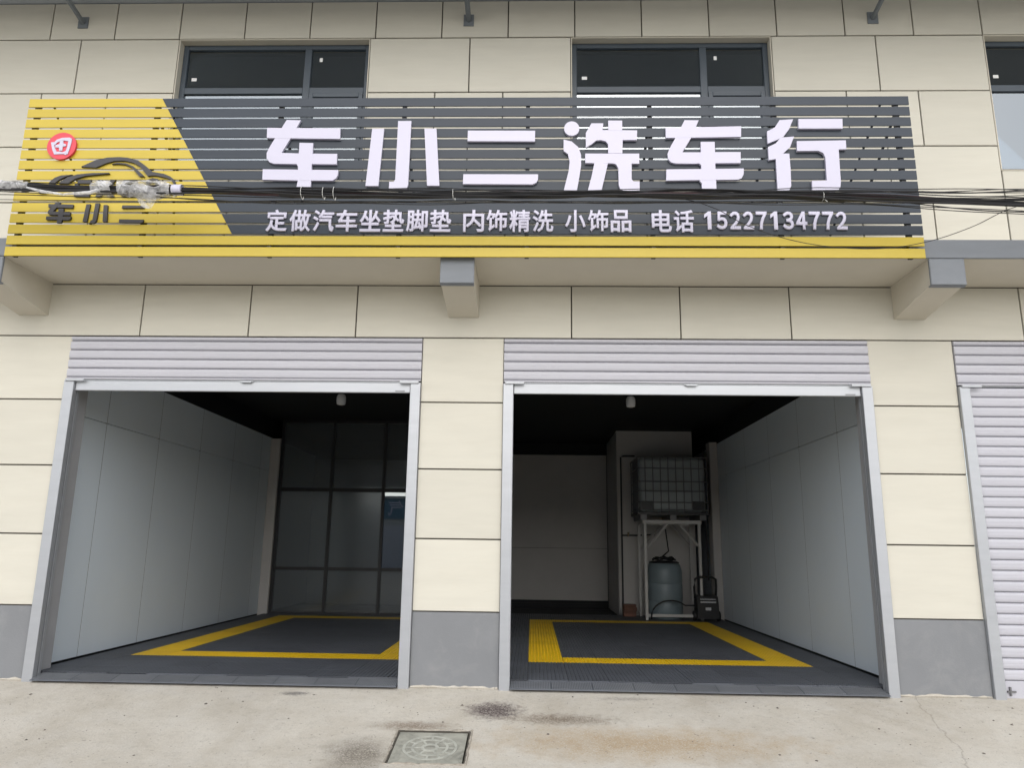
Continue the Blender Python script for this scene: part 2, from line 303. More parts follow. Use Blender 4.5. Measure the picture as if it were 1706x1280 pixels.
LOGO = [[[(-4.546, 4.852), (-4.412, 4.852), (-4.414, 4.816), (-4.55, 4.816)], [(-4.56, 4.789), (-4.426, 4.789), (-4.426, 4.756), (-4.56, 4.756)], [(-4.553, 4.707), (-4.41, 4.702), (-4.41, 4.671), (-4.553, 4.673)], [(-4.572, 4.811), (-4.534, 4.811), (-4.535, 4.678), (-4.568, 4.682)]], [[(-4.349, 4.852), (-4.299, 4.852), (-4.157, 4.671), (-4.208, 4.671)], [(-4.213, 4.852), (-4.164, 4.852), (-4.3, 4.671), (-4.35, 4.671)]], [[(-4.084, 4.852), (-3.95, 4.852), (-3.953, 4.815), (-4.093, 4.815)], [(-4.098, 4.712), (-3.955, 4.704), (-3.955, 4.671), (-4.084, 4.675)], [(-4.115, 4.811), (-4.072, 4.811), (-4.069, 4.702), (-4.111, 4.702)]], [[(-3.862, 4.811), (-3.844, 4.855), (-3.795, 4.872), (-3.739, 4.86), (-3.71, 4.81), (-3.752, 4.815), (-3.791, 4.835), (-3.83, 4.811)], [(-3.851, 4.722), (-3.815, 4.722), (-3.78, 4.702), (-3.789, 4.661), (-3.836, 4.673)], [(-3.751, 4.81), (-3.709, 4.81), (-3.711, 4.702), (-3.775, 4.661), (-3.789, 4.697), (-3.75, 4.722)]]]
SMALL = [[[(-4.809, 4.592), (-4.559, 4.586), (-4.559, 4.55), (-4.805, 4.557)], [(-4.737, 4.606), (-4.689, 4.606), (-4.751, 4.511), (-4.575, 4.504), (-4.575, 4.471), (-4.782, 4.477), (-4.805, 4.497), (-4.798, 4.521)], [(-4.7, 4.541), (-4.647, 4.541), (-4.643, 4.468), (-4.651, 4.39), (-4.696, 4.39), (-4.692, 4.458)], [(-4.809, 4.458), (-4.559, 4.456), (-4.565, 4.429), (-4.582, 4.419), (-4.807, 4.424)]], [[(-4.427, 4.589), (-4.387, 4.59), (-4.397, 4.41), (-4.406, 4.403), (-4.44, 4.405)], [(-4.336, 4.599), (-4.295, 4.599), (-4.303, 4.42), (-4.313, 4.395), (-4.33, 4.386), (-4.363, 4.389), (-4.362, 4.415), (-4.343, 4.424)], [(-4.251, 4.58), (-4.211, 4.58), (-4.197, 4.41), (-4.205, 4.402), (-4.239, 4.405)]], [[(-4.063, 4.578), (-3.843, 4.575), (-3.845, 4.551), (-4.068, 4.549)], [(-4.076, 4.43), (-3.832, 4.425), (-3.836, 4.406), (-3.848, 4.393), (-4.076, 4.396)]]]
EMBLEM = [[(-4.874, 5.257), (-4.847, 5.262), (-4.828, 5.201), (-4.803, 5.156), (-4.766, 5.156), (-4.732, 5.15), (-4.715, 5.161), (-4.688, 5.135), (-4.7, 5.118), (-4.729, 5.13), (-4.771, 5.128), (-4.822, 5.125), (-4.847, 5.171)], [(-4.845, 5.252), (-4.818, 5.287), (-4.764, 5.308), (-4.689, 5.311), (-4.664, 5.297), (-4.664, 5.262), (-4.672, 5.191), (-4.686, 5.125), (-4.713, 5.145), (-4.699, 5.211), (-4.698, 5.272), (-4.76, 5.28), (-4.808, 5.257), (-4.832, 5.227)], [(-4.783, 5.277), (-4.75, 5.277), (-4.746, 5.247), (-4.716, 5.236), (-4.713, 5.216), (-4.746, 5.211), (-4.744, 5.166), (-4.776, 5.166), (-4.782, 5.201), (-4.819, 5.201), (-4.823, 5.227), (-4.782, 5.237)]]
# ------------------------------------------------------------------ ground: apron sloping down from the bays, then the flat street
S = .17                                     # slope of the apron
HX0, HX1, HY0, HY1 = -1.09, -.49, -1.575, -.985   # square hole for the cover
YE, ZE = -2.3, -2.3 * .17
gx = [-300, -40, -12, -9, -7, -5, -3, -2, HX0, HX1, 0, 1, 2, 3, 5, 7, 9, 12, 40, 300]
gy = [.02, -.3, -.6, HY1, HY0, -1.9, YE, -4, -8, -16, -40, -300]
gz = lambda y: 0 if y > 0 else (S * y if y > YE else ZE)
mb = MB(); V = {}
for j, y in enumerate(gy):
    for i, x in enumerate(gx): V[i, j] = len(mb.v); mb.v.append((x, y, gz(y)))
for j in range(len(gy) - 1):
    for i in range(len(gx) - 1):
        if gx[i] == HX0 and gy[j] == HY1: continue
        mb.f.append((V[i, j], V[i + 1, j], V[i + 1, j + 1], V[i, j + 1]))
structure(mb.build('pavement', 'concrete'))

# inspection cover set in the apron
ang = math.atan(S); cx, cy = (HX0 + HX1) / 2, (HY0 + HY1) / 2
mc = empty('manhole_cover', (cx, cy, S * cy)); mc.rotation_euler = (ang, 0, 0)
tag(mc, 'square concrete manhole cover with a spoked ring relief in the sloping apron', 'manhole cover')
hw, hd = .30, .30
f = MB()
for a in ((-hw, -hw + .012, -hd, hd), (hw - .012, hw, -hd, hd), (-hw + .012, hw - .012, -hd, -hd + .012), (-hw + .012, hw - .012, hd - .012, hd)):
    f.box(*a, -.14, -.003)
f.build('frame', 'joint', mc)
for s_, ax_ in ((-1, 0), (1, 0), (-1, 1), (1, 1)):
    pts = []; rr = []
    for i in range(33):
        q = -.315 + .63 * i / 32; nn = noise.noise(Vector((q * 13, s_ * 2.0, ax_ * 5.0))); oo = s_ * (.308 + .010 * noise.noise(Vector((q * 8, s_, ax_ + 3))))
        pts.append((oo, q, .0005) if ax_ == 0 else (q, oo, .0005)); rr.append(max(.002, .009 + .011 * nn))
    MB().tube(pts, rr, 6).build('mortar_rim', 'rim', mc, True)
B('pit', 'joint', mc, -hw + .013, hw - .013, -hd + .013, hd - .013, -.15, -.12)
MB().cbox(-.268, .268, -.1, -.012, -.265, .265, .008).mesh
pl = MB(); p_ = .283
pl.v = []; pl.box(-p_ - .002, p_ - .008, -p_ + .004, p_ - .001, -.11, -.010)
plate = pl.build('plate', 'cover', mc)
def ring(mb, r0, r1, z0, z1, n=40):
    o = len(mb.v)
    for r, z in ((r0, z0), (r0, z1), (r1, z1), (r1, z0)):
        for j in range(n): mb.v.append((r * math.cos(2 * math.pi * j / n), r * math.sin(2 * math.pi * j / n), z))
    for i in range(3):
        for j in range(n): mb.f.append((o + i * n + j, o + i * n + (j + 1) % n, o + (i + 1) * n + (j + 1) % n, o + (i + 1) * n + j))
rb = MB()
for r0, r1 in ((.196, .216), (.128, .148), (.045, .07)): ring(rb, r0, r1, -.02, -.006)
for k in range(12):
    q = 2 * math.pi * k / 12; d = Vector((math.cos(q), math.sin(q), 0)); n_ = Vector((-d.y, d.x, 0)) * .008
    r0, r1 = (.148, .196) if k % 2 else (.07, .130)
    a, b_ = d * r0, d * r1
    vs = [a - n_, b_ - n_, b_ + n_, a + n_]
    rb.add([(v.x, v.y, -.02) for v in vs] + [(v.x, v.y, -.0075) for v in vs], [(0, 1, 2, 3), (4, 5, 6, 7), (0, 1, 5, 4), (1, 2, 6, 5), (2, 3, 7, 6), (3, 0, 4, 7)])
    if k % 2 == 0:
        a, b_ = d * .148, d * .196; vs = [a - n_, b_ - n_, b_ + n_, a + n_]
        rb.add([(v.x, v.y, -.02) for v in vs] + [(v.x, v.y, -.008) for v in vs], [(0, 1, 2, 3), (4, 5, 6, 7), (0, 1, 5, 4), (1, 2, 6, 5), (2, 3, 7, 6), (3, 0, 4, 7)])
rb.build('ring_relief', 'cover_rib', plate)

# grit and small bits lying on the apron
gr = MB(); rg = random.Random(11)
for k in range(170):
    x, y = rg.uniform(-5.5, 6.5), -abs(rg.gauss(0, .9)) - .06
    if y < -2.2 or (HX0 - .03 < x < HX1 + .03 and HY0 - .03 < y < HY1 + .03): continue
    r = rg.choice((.004, .005, .007, .012)) * rg.uniform(.7, 1.3); fl_ = rg.uniform(.3, .8); a0 = rg.uniform(0, 6.28)
    vs = [(x + r * rg.uniform(.7, 1.3) * math.cos(a0 + q * 1.257), y + r * rg.uniform(.7, 1.3) * math.sin(a0 + q * 1.257), S * y + .0004 + S * r * math.sin(a0 + q * 1.257)) for q in range(5)] + [(x, y, S * y + r * fl_)]
    gr.add(vs, [(0, 1, 5), (1, 2, 5), (2, 3, 5), (3, 4, 5), (4, 0, 5)])
grit = gr.build('grit', 'grit'); grit['kind'] = 'stuff'; tag(grit, 'loose dark grit and small bits scattered over the concrete apron', 'grit')

# ------------------------------------------------------------------ the building
BLD = empty('shop_building', (0, 0, 0))
tag(BLD, 'cream panelled two-storey car wash shop with two open bays', 'building')
XL, XR = -10.5, 9.0
BAYS = [(-9.60, -5.83), (-4.946, -1.168), (-.308, 3.477), (4.352, 8.13)]
PILLARS = [(XL, -9.60), (-5.83, -4.946), (-1.168, -.308), (3.477, 4.352), (8.13, XR)]
WINS = [(-8.80, -6.50), (-4.18, -1.925), (.41, 2.705), (5.105, 7.40)]
WZ0, WZ1 = 5.43, 7.12
G = .007                                    # half of a joint
core = MB()
for a, b_ in PILLARS: core.box(a, b_, .02, .33, -.2, 3.49)
core.box(XL, XR, .02, .33, 3.49, WZ0)
core.box(XL, XR, .02, .33, WZ1, 7.62)
ed = [XL] + [e for w_ in WINS for e in w_] + [XR]
for i in range(0, len(ed), 2): core.box(ed[i], ed[i + 1], .02, .33, WZ0, WZ1)
core.build('wall', 'joint', BLD)

def panel(x0, x1, z0, z1, m='panel', name='wall_panel', lx=1, rx=1):
    dy = random.uniform(-.0015, .0015)
    return MB().cbox(x0 + G * lx, x1 - G * rx, dy, .0195, z0 + G, z1 - G, .003).build(name, m, BLD)
ZR = [.70, 1.40, 2.098, 2.793, 3.49]
for a, b_ in PILLARS:
    for i in range(4): panel(a, b_, ZR[i], ZR[i + 1], lx=.4, rx=.4)
    MB().cbox(a + .002, b_ - .002, -.004, .0195, -.2, .695, .003).build('plinth', 'plinth', BLD)
for a, b_ in PILLARS[1:4]:
    pts = []; rr = []
    k_ = int((b_ - a) / .02)
    for i in range(k_ + 1):
        x = a + .01 + (b_ - a - .02) * i / k_; nn = noise.noise(Vector((x * 14, 3, a)))
        pts.append((x, -.006 + .006 * nn, .004 + .006 * noise.noise(Vector((x * 9, 1, a))))); rr.append(max(.004, .014 + .016 * nn))
    MB().tube(pts, rr, 6).build('mortar_bead', 'concrete', BLD, True)
J = [XL, -9.92, -8.75, -7.58, -6.41, -4.225, -3.05, -1.895, .405, 1.555, 2.71, 5.105, 6.27, 7.44, XR]
for i in range(len(J) - 1): panel(J[i], J[i + 1], 3.49, 4.075)
def row(z0, z1, cuts, skip=()):
    for i in range(len(cuts) - 1):
        if any(abs(cuts[i] - a) < .02 and abs(cuts[i + 1] - b_) < .02 for a, b_ in skip): continue
        panel(cuts[i], cuts[i + 1], z0, z1)
fine = sorted({round(XL, 3), round(XR, 3)} | {round(-5.74 + .7745 * k, 3) for k in range(-6, 19) if XL + .2 < -5.74 + .7745 * k < XR - .2})
row(4.27, 5.04, fine)
c2 = [XL, -9.65, -8.80, -6.50, -5.355, -4.18, -1.925, -.76, .41, 2.705, 3.89, 5.105, 7.40, XR]
row(6.41, 7.12, c2, WINS); 
row(5.04, 5.43, [XL, -9.65, -8.80, -8.03, -7.26, -6.50]); row(5.04, 5.43, [-4.18, -3.43, -2.67, -1.925]); row(5.04, 5.43, [.41, 1.17, 1.94, 2.705]); row(5.04, 5.43, [5.105, 5.88, 6.64, 7.40])
for a, b_ in ((-6.50, -4.18), (-1.925, .41), (2.705, 5.105), (7.40, XR)):
    mid = (a + b_) / 2
    row(5.04, 5.725, [a, mid, b_] if b_ - a > 2 else [a, b_])
    row(5.725, 6.41, [a, a + (b_ - a) / 3, a + 2 * (b_ - a) / 3, b_])
for a, b_ in ((XL, -8.80),): row(5.43, 6.41, [a, b_])
row(7.12, 7.615, fine)

# windows
def window(x0, x1):
    wn = MB()
    rv = MB()                                # painted reveals
    e = .012
    rv.box(x0 + .0015, x0 + e, .004, .165, WZ0 + e, WZ1 - e); rv.box(x1 - e, x1 - .0015, .004, .165, WZ0 + e, WZ1 - e)
    rv.box(x0 + .0015, x1 - .0015, .004, .165, WZ1 - e, WZ1 - .0015); rv.box(x0 + .0015, x1 - .0015, .004, .165, WZ0 + .0015, WZ0 + e)
    y0, y1 = .10, .16
    a, b_ = x0 + e, x1 - e; z0, z1 = WZ0 + e, WZ1 - e
    mx = a + (b_ - a) * .67; t0, t1 = 6.465, 6.545; fw = .06
    wn.cbox(a, a + fw, y0, y1, z0, z1, .004); wn.cbox(b_ - fw, b_, y0, y1, z0, z1, .004)
    wn.cbox(a + fw, b_ - fw, y0, y1, z1 - fw, z1, .004); wn.cbox(a + fw, b_ - fw, y0, y1, z0, z0 + fw, .004)
    wn.cbox(mx - .04, mx + .04, y0, y1, z0 + fw, z1 - fw, .004)
    wn.cbox(a + fw, mx - .04, y0, y1, t0, t1, .004); wn.cbox(mx + .04, b_ - fw, y0, y1, t0, t1, .004)
    W_ = wn.build('window', 'winframe', BLD)
    rv.build('reveal', 'plaster', W_)
    sh = MB(); sa, sb, sz0, sz1 = mx + .042, b_ - fw - .002, z0 + fw + .002, t0 - .002; sw = .05
    sh.cbox(sa, sa + sw, y0 - .012, y1 - .01, sz0, sz1, .004); sh.cbox(sb - sw, sb, y0 - .012, y1 - .01, sz0, sz1, .004)
    sh.cbox(sa + sw, sb - sw, y0 - .012, y1 - .01, sz1 - sw, sz1, .004); sh.cbox(sa + sw, sb - sw, y0 - .012, y1 - .01, sz0, sz0 + sw, .004)
    sh.build('sash', 'winframe', W_)
    for q in ((a + fw, mx - .04, t1, z1 - fw), (mx + .04, b_ - fw, t1, z1 - fw), (a + fw, mx - .04, z0 + fw, t0), (sa + sw, sb - sw, sz0 + sw, sz1 - sw)):
        B('pane', 'pane', W_, q[0] + .001, q[1] - .001, .125, .131, q[2] + .001, q[3] - .001)
    B('sticker', 'sticker', W_, a + fw + .06, a + fw + .12, .1225, .1245, z1 - fw - .40, z1 - fw - .36)
    B('sticker', 'sticker', W_, mx + .13, mx + .165, .1225, .1245, z1 - fw - .15, z1 - fw - .10)
    return W_
for a, b_ in WINS: window(a, b_)

# canopy slab, fascia and its brackets
MB().box(XL, XR, -.78, .018, 4.081, 4.262).build('canopy', 'plaster', BLD)
MB().cbox(XL, XR, -.80, -.781, 4.083, 4.272, .006).build('fascia', 'fascia', BLD)
for bx_ in (-10.1, -5.41, -.742, 3.94, 8.6):
    x0, x1 = bx_ - .16, bx_ + .16
    br = MB().prism_x([(-.002, 3.715), (-.775, 3.828), (-.775, 4.0795), (-.002, 4.0795)], x0, x1).build('bracket', 'plaster', BLD)
    ec = MB().cbox(x0 - .006, x1 + .006, -.799, -.774, 3.815, 4.0785, .006)
    ec.box(x0 - .004, x1 + .004, -.774, -.735, 3.806, 3.8185)
    ec.build('end_cap', 'fascia', br)
# eave and its steel struts
MB().box(XL - .3, XR + .3, -1.50, .33, 7.622, 7.78).build('eave', 'soffit', BLD)
MB().cbox(XL - .3, XR + .3, -1.56, -1.502, 7.56, 7.86, .01).build('gutter', 'strut', BLD)
for sx_ in (-10.0, -5.36, -.78, 3.88, 8.5):
    st = MB().tube([(sx_, -.004, 7.34), (sx_, -1.30, 7.60)], .03, 6)
    st.box(sx_ - .06, sx_ + .06, -.012, -.002, 7.27, 7.42)
    st.build('strut', 'strut', BLD)
# upper floor shell
up = MB()
up.box(XL, XR, .335, 10.2, 3.90, 4.20); up.box(XL, XR, 3.0, 3.2, 4.20, 7.62); up.box(XL, XL + .2, .335, 3.0, 4.20, 7.62); up.box(XR - .2, XR, .335, 3.0, 4.20, 7.62)
up.box(XL, XR, .335, 3.2, 7.623, 7.779)
up.build('upper_floor', 'inner', BLD)

# roller shutters ------------------------------------------------------
def slat_mesh(x0, x1, h):
    return MB().prism_x([(.012, .0), (-.008, .003), (-.020, .012), (-.024, .030), (-.0245, h * .5 - .004), (-.0225, h * .5), (-.0245, h * .5 + .004), (-.024, h - .026), (-.020, h - .010), (-.008, h - .002), (.012, h)], x0, x1).mesh('slat')
def shutter(x0, x1, closed, label=None):
    rw = .108
    rails = []
    root = MB().box(x0 + rw, x1 - rw, -.004, .03, 3.001, 3.022)          # lintel bar behind the cover
    R_ = root.build('roller_shutter', 'rail', BLD)
    me = slat_mesh(x0 + .004, x1 - .004, .098); me.materials.append(M['shutter'])
    for k in range(5):
        if k == 4: me2 = slat_mesh(x0 + .004, x1 - .004, .046); me2.materials.append(M['shutter']); o = place('cover_slat', me2, None, R_); o.location.z = 3.436
        else: o = place('cover_slat', me, None, R_); o.location.z = 3.032 + k * .1005
    MB().cbox(x0 + .004, x1 - .004, -.022, .012, 3.012, 3.029, .003).build('cover_lip', 'shutter', R_)
    for s_, (a, b_) in enumerate(((x0, x0 + rw), (x1 - rw, x1))):
        g = MB().cbox(a + .001, b_ - .001, -.045, .0, -.15, 2.992, .004)
        ia, ib = (b_ - .05, b_ - .001) if s_ == 0 else (a + .001, a + .05)
        g.box(ia, ib, .001, .018, -.15, 2.98); g.box(ia, ib, .045, .08, -.15, 2.98)
        g.build('guide_rail', 'rail', R_)
        c0, c1 = (a + .02, b_ + .11) if s_ == 0 else (a - .11, b_ - .02)
        MB().cbox(c0, c1, -.062, -.046, 2.982, 3.008, .003).build('rail_clip', 'rail', R_)
    if not closed:
        bb = MB().cbox(x0 + rw + .002, x1 - rw - .002, -.012, .012, 2.888, 2.998, .006)
        bb.build('bottom_bar', 'rail', R_)
        hx = (x0 + x1) / 2 + .05
        MB().box(hx - .075, hx + .075, -.03, -.0125, 2.992, 3.0).box(hx - .055, hx + .055, -.045, -.0301, 2.980, 2.994).build('pull_handle', 'rail', R_)
        MB().box(x1 - rw - .16, x1 - rw - .06, -.016, -.0125, 2.90, 2.91).build('catch', 'cage', R_)
    else:
        h = .1015; z = 2.995 - h; me3 = slat_mesh(x0 + rw * .8, x1 - rw * .8, h - .0012); me3.materials.append(M['shutter'])
        while z > .10:
            o = place('slat', me3, None, R_); o.location = (0, .026, z); z -= h
        MB().cbox(x0 + rw * .8, x1 - rw * .8, .004, .03, -.09, z + h - .002, .004).build('bottom_bar', 'shutter', R_)
        lk = MB().box(x0 + rw + .03, x0 + rw + .11, -.012, .003, .05, .065).box(x0 + rw + .05, x0 + rw + .065, -.016, .003, .02, .10)
        lk.build('lock', 'cage', R_)
    return R_
for i, (a, b_) in enumerate(BAYS): shutter(a, b_, i in (0, 3))

# inside the bays ------------------------------------------------------
IL, IR = -5.12, 3.66                          # faces of the outer wall boards
sh = MB()
sh.box(-5.45, -5.16, .335, 9.95, -.1, 3.898); sh.box(3.70, 3.99, .335, 9.95, -.1, 3.898); sh.box(-.88, -.60, .335, 9.95, -.1, 3.898)
sh.box(-5.45, 3.99, 9.952, 10.15, -.1, 3.898); sh.build('garage_wall', 'black', BLD)
MB().box(-5.158, -.882, .34, 9.95, 3.74, 3.897).build('ceiling', 'black', BLD)
MB().box(-.598, 3.698, .34, 9.95, 3.74, 3.897).build('ceiling', 'black', BLD)
for x0, x1 in ((-5.158, -4.90), (3.45, 3.698), (-1.19, -1.169), (-.307, -.285)): B('jamb', 'jamb', BLD, x0, x1, .085, .33, -.05, 3.48)
def boards(xa, xb, ys, top, joint):
    iw = MB().box(min(xa, xb) + .0005, max(xa, xb) - .0005, ys[0] + .01, ys[-1] - .01, .02, .03).build('interior_wall', 'black', BLD)
    for i in range(len(ys) - 1):
        for z0, z1 in ((.055, joint), (joint, top)):
            e = .004
            MB().box(min(xa, xb), max(xa, xb), ys[i] + e, ys[i + 1] - e, z0 + e, z1 - e).build('wall_board', 'inner', iw)
        if i:
            xi = xb - math.copysign(.001, xb - xa); MB().box(min(xa, xi), max(xa, xi), ys[i] - .0038, ys[i] + .0038, .06, top - .01).build('joint_strip', 'joint', iw)
boards(-5.158, IL, [.34, 1.15, 2.45, 3.75, 5.05, 6.35, 7.65, 8.95, 9.9], 3.38, 2.72)
boards(3.698, IR, [.34, 1.40, 2.72, 4.04, 5.36, 6.68, 8.0, 9.9], 3.40, 2.73)
boards(-.882, -.92, [.34, 1.64, 2.94, 4.24, 5.54, 6.85], 3.38, 2.72)
boards(-.598, -.56, [.34, 1.64, 2.94, 4.24, 5.54, 6.85, 8.1, 9.9], 3.40, 2.73)
# columns at the back
MB().cbox(IL + .002, -4.93, 6.82, 6.98, .03, 3.36, .01).build('column', 'white', BLD)
MB().cbox(3.50, IR - .002, 7.25, 7.55, .03, 3.43, .01).build('column', 'white', BLD)
# back walls
bw = MB().box(-5.1, -.93, 9.86, 9.95, .03, 3.30).build('back_wall', 'white', BLD)
bw2 = MB().box(-.55, 1.73, 9.90, 9.95, .03, .12).build('back_wall', 'black', BLD)
for z0, z1 in ((.19, 1.33), (1.336, 3.46)): MB().cbox(-.50, 1.72, 9.86, 9.90, z0, z1, .004).build('wall_board', 'white', bw2)
MB().box(1.74, 3.30, 7.90, 9.95, .03, 3.738).build('store_room', 'white', BLD)

# bay floors: ribbed plastic tiles ------------------------------------
T = .4
def tile_mesh(m):
    b_ = MB(); n = 10; p = (T - .004) / n
    for i in range(n):
        x = .002 + i * p
        b_.box(x + .005, x + p - .005, .002, T - .002, .030, .050)
    for y in (.002, .098, .196, .294, T - .012): b_.box(.002, T - .002, y, y + .010, .026, .0465)
    me = b_.mesh('tile'); me.materials.append(M[m]); return me
TG, TY = tile_mesh('tile'), tile_mesh('ytile')
def edge_mesh(w_):
    b_ = MB()
    b_.prism_x([(-.09, .004), (-.085, .012), (.118, .048), (.118, .02)], .001, w_ - .001)
    n = int(w_ / .0165)
    for i in range(n):
        x = .006 + i * (w_ - .012) / n
        b_.prism_x([(-.07, .0145), (-.07, .019), (.10, .0495), (.10, .0448)], x, x + .0085)
    me = b_.mesh('edge_piece', False, True); me.materials.append(M['tile']); me.materials.append(M['edge'])
    for p in me.polygons: p.material_index = 0 if p.index < 6 else 1
    return me
def bay_floor(x0, x1, yx0, cols, rows, door, ylen):
    fl = structure(MB().box(x0, x1, .0205, ylen, -.09, .012).build('floor', 'slab'))
    for r in range(rows):
        for c in range(-1, cols + 1):
            y = .12 + r * T; x = yx0 + c * T
            yel = 3 <= r < 16 and 0 <= c < cols and (r in (3, 15) or c in (0, cols - 1))
            o = place('floor_tile', TY if yel else TG, None, fl); o.location = (x, y, .0135 + random.uniform(0, .0012))
            o.rotation_euler.z = random.uniform(-.0015, .0015)
    n = int(round((door[1] - door[0]) / T)); w_ = (door[1] - door[0]) / n; em = edge_mesh(w_)
    for i in range(n):
        o = place('edge_piece', em, None, fl); o.location = (door[0] + i * w_, 0, .004)
    return fl
bay_floor(-5.155, -.885, -4.60, 8, 17, (-4.835, -1.28), 9.85)
bay_floor(-.595, 3.695, -.03, 8, 19, (-.198, 3.367), 9.85)

# glazed partition at the back of the left bay
gp = empty('glass_partition', (-3.0, 6.9, .03)); tag(gp, 'black framed glass partition of tall panes across the rear of a bay', 'partition')
def GB(name, m, par, x0, x1, y0, y1, z0, z1): return MB().box(x0 + 3, x1 + 3, y0 - 6.9, y1 - 6.9, z0 - .03, z1 - .03).build(name, m, par)
mux = [-4.925, -3.92, -2.90, -1.92, -.975]
for x in mux: GB('mullion', 'black_steel', gp, x, x + .055, 6.86, 6.94, .033, 3.735)
rows_ = [(.033, .10), (.86, .92), (2.34, 2.41), (3.68, 3.735)]
for i in range(4):
    for z0, z1 in rows_: GB('rail', 'black_steel', gp, mux[i] + .056, mux[i + 1] - .001, 6.87, 6.93, z0, z1)
    for k in range(3): GB('pane', 'gpane' if k == 1 and i > 1 else 'film_pane', gp, mux[i] + .057, mux[i + 1] - .002, 6.895, 6.903, rows_[k][1] + .001, rows_[k + 1][0] - .001)

# lamps under the ceiling
for x, y, lb in ((-2.55, 2.1, 'small grey lamp hanging in front of the glass partition bay'), (1.29, 2.1, 'small grey lamp hanging in the water tank bay')):
    l = empty('ceiling_lamp', (x, y, 3.15)); tag(l, lb, 'lamp', 'lamps under the bay ceilings')
    MB().lathe([(.03, .0), (.055, .01), (.062, .05), (.06, .11), (.045, .14), (.02, .15)]).build('bulb', 'lamp', l, True)
    MB().lathe([(.028, .151), (.028, .19), (.012, .20), (.012, .5895)], n=12).build('stem', 'black_steel', l, True)

# water tank, its stand and the things round it ------------------------
X0, X1, Y0, Y1 = 2.10, 3.16, 6.75, 7.60
sd_ = empty('tank_stand', (2.6, 7.2, .064)); tag(sd_, 'pale welded steel stand with corner braces carrying the caged tank', 'stand')
o3 = Vector((2.6, 7.2, .064))
def SB(name, m, par, x0, x1, y0, y1, z0, z1, o=o3): return MB().box(x0 - o.x, x1 - o.x, y0 - o.y, y1 - o.y, z0 - o.z, z1 - o.z).build(name, m, par)
for x in (X0, X1 - .05):
    for y in (Y0, Y1 - .05): SB('leg', 'stand', sd_, x, x + .05, y, y + .05, .0655, 1.80)
for y in (Y0, Y1 - .05): SB('beam', 'stand', sd_, X0 - .02, X1 + .02, y, y + .05, 1.801, 1.87)
for x in (X0, X1 - .05): SB('beam', 'stand', sd_, x, x + .05, Y0 + .051, Y1 - .051, 1.801, 1.869)
SB('foot_rail', 'stand', sd_, X0 + .051, X1 - .051, Y0 + .005, Y0 + .04, .12, .17)
def brace(a, b_):
    MB().tube([Vector(a) - o3, Vector(b_) - o3], .026, 4).build('brace', 'stand', sd_)
for y in (Y0 + .025, Y1 - .025):
    brace((X0 + .05, y, 1.34), (X0 + .46, y, 1.80)); brace((X1 - .05, y, 1.40), (X1 - .38, y, 1.80))
brace((X0 + .025, Y0 + .05, 1.34), (X0 + .025, Y0 + .45, 1.80))
tk = empty('caged_water_tank', (2.65, 7.2, 1.871)); tag(tk, 'cloudy white water tank in a metal bar cage on the tall stand', 'water tank')
o4 = Vector((2.65, 7.2, 1.871)); A0, A1, C0, C1 = 1.99, 3.32, 6.70, 7.70
def tb(name, m, x0, x1, y0, y1, z0, z1): return SB(name, m, tk, x0, x1, y0, y1, z0, z1, o4)
for x in (A0 + .05, (A0 + A1) / 2 - .06, A1 - .17):
    tb('foot', 'cage', x, x + .12, C0 + .02, C1 - .02, 1.872, 1.965)
tb('pallet', 'machine', A0, A1, C0, C1, 1.966, 2.01)
bmx = MB().box(A0 + .04 - o4.x, A1 - .04 - o4.x, C0 + .04 - o4.y, C1 - .04 - o4.y, 2.012 - o4.z, 3.06 - o4.z)
body = bmx.build('tank_body', 'tank', tk); bv = body.modifiers.new('bevel', 'BEVEL'); bv.width = .09; bv.segments = 4
MB().lathe([(.11, 0), (.11, .04), (.09, .05)], (0, 0, 3.061 - o4.z), 20).build('tank_cap', 'machine', tk)
for z in (2.06, 2.20, 2.41, 2.59, 2.84, 3.05):
    q = [(A0 + .012, C0 + .012), (A1 - .012, C0 + .012), (A1 - .012, C1 - .012), (A0 + .012, C1 - .012)]
    for i in range(4):
        a, b_ = q[i], q[(i + 1) % 4]
        MB().tube([Vector((*a, z)) - o4, Vector((*b_, z)) - o4], .010, 6).build('cage_bar', 'cage', tk)
nb = 9
for i in range(nb + 1):
    x = A0 + .012 + (A1 - A0 - .024) * i / nb
    for y in (C0 + .03, C1 - .03): MB().tube([Vector((x, y, 2.012)) - o4, Vector((x, y, 3.06)) - o4], .009, 6).build('cage_bar', 'cage', tk)
for i in range(1, 7):
    y = C0 + .012 + (C1 - C0 - .024) * i / 7
    for x in (A0 + .03, A1 - .03): MB().tube([Vector((x, y, 2.012)) - o4, Vector((x, y, 3.06)) - o4], .009, 6).build('cage_bar', 'cage', tk)
for x in (A0 + .06, A1 - .30): tb('plate', 'machine', x, x + .22, C0 - .006, C0 + .001, 2.05, 2.22)
# barrel
bl = empty('barrel', (2.53, 7.17, .064)); tag(bl, 'pale blue plastic barrel standing between the stand legs', 'barrel')
MB().lathe([(.30, .0), (.325, .03), (.33, .3), (.322, .32), (.33, .34), (.33, .62), (.322, .64), (.33, .66), (.33, .86), (.30, .98), (.27, 1.01)], n=36).build('drum', 'barrel', bl, True)
MB().lathe([(.28, 1.012), (.285, 1.03), (.24, 1.05), (.05, 1.06)], n=30).build('lid', 'machine', bl, True)
hz = MB(); pts = []
for i in range(90):
    q = i * .23; r = .22 - .0008 * i + .012 * math.sin(i * .7); pts.append((2.53 + r * math.cos(q), 7.17 + r * math.sin(q) * .9, 1.135 + .0006 * i + .012 * math.sin(i * 1.3)))
pts += [(2.62, 7.15, 1.30), (2.58, 7.12, 1.6), (2.56, 7.1, 1.77)]
tag(hz.tube(pts, .013, 6).build('hose', 'rubber'), 'black hose coiled on the barrel lid and hanging from the stand', 'hose')
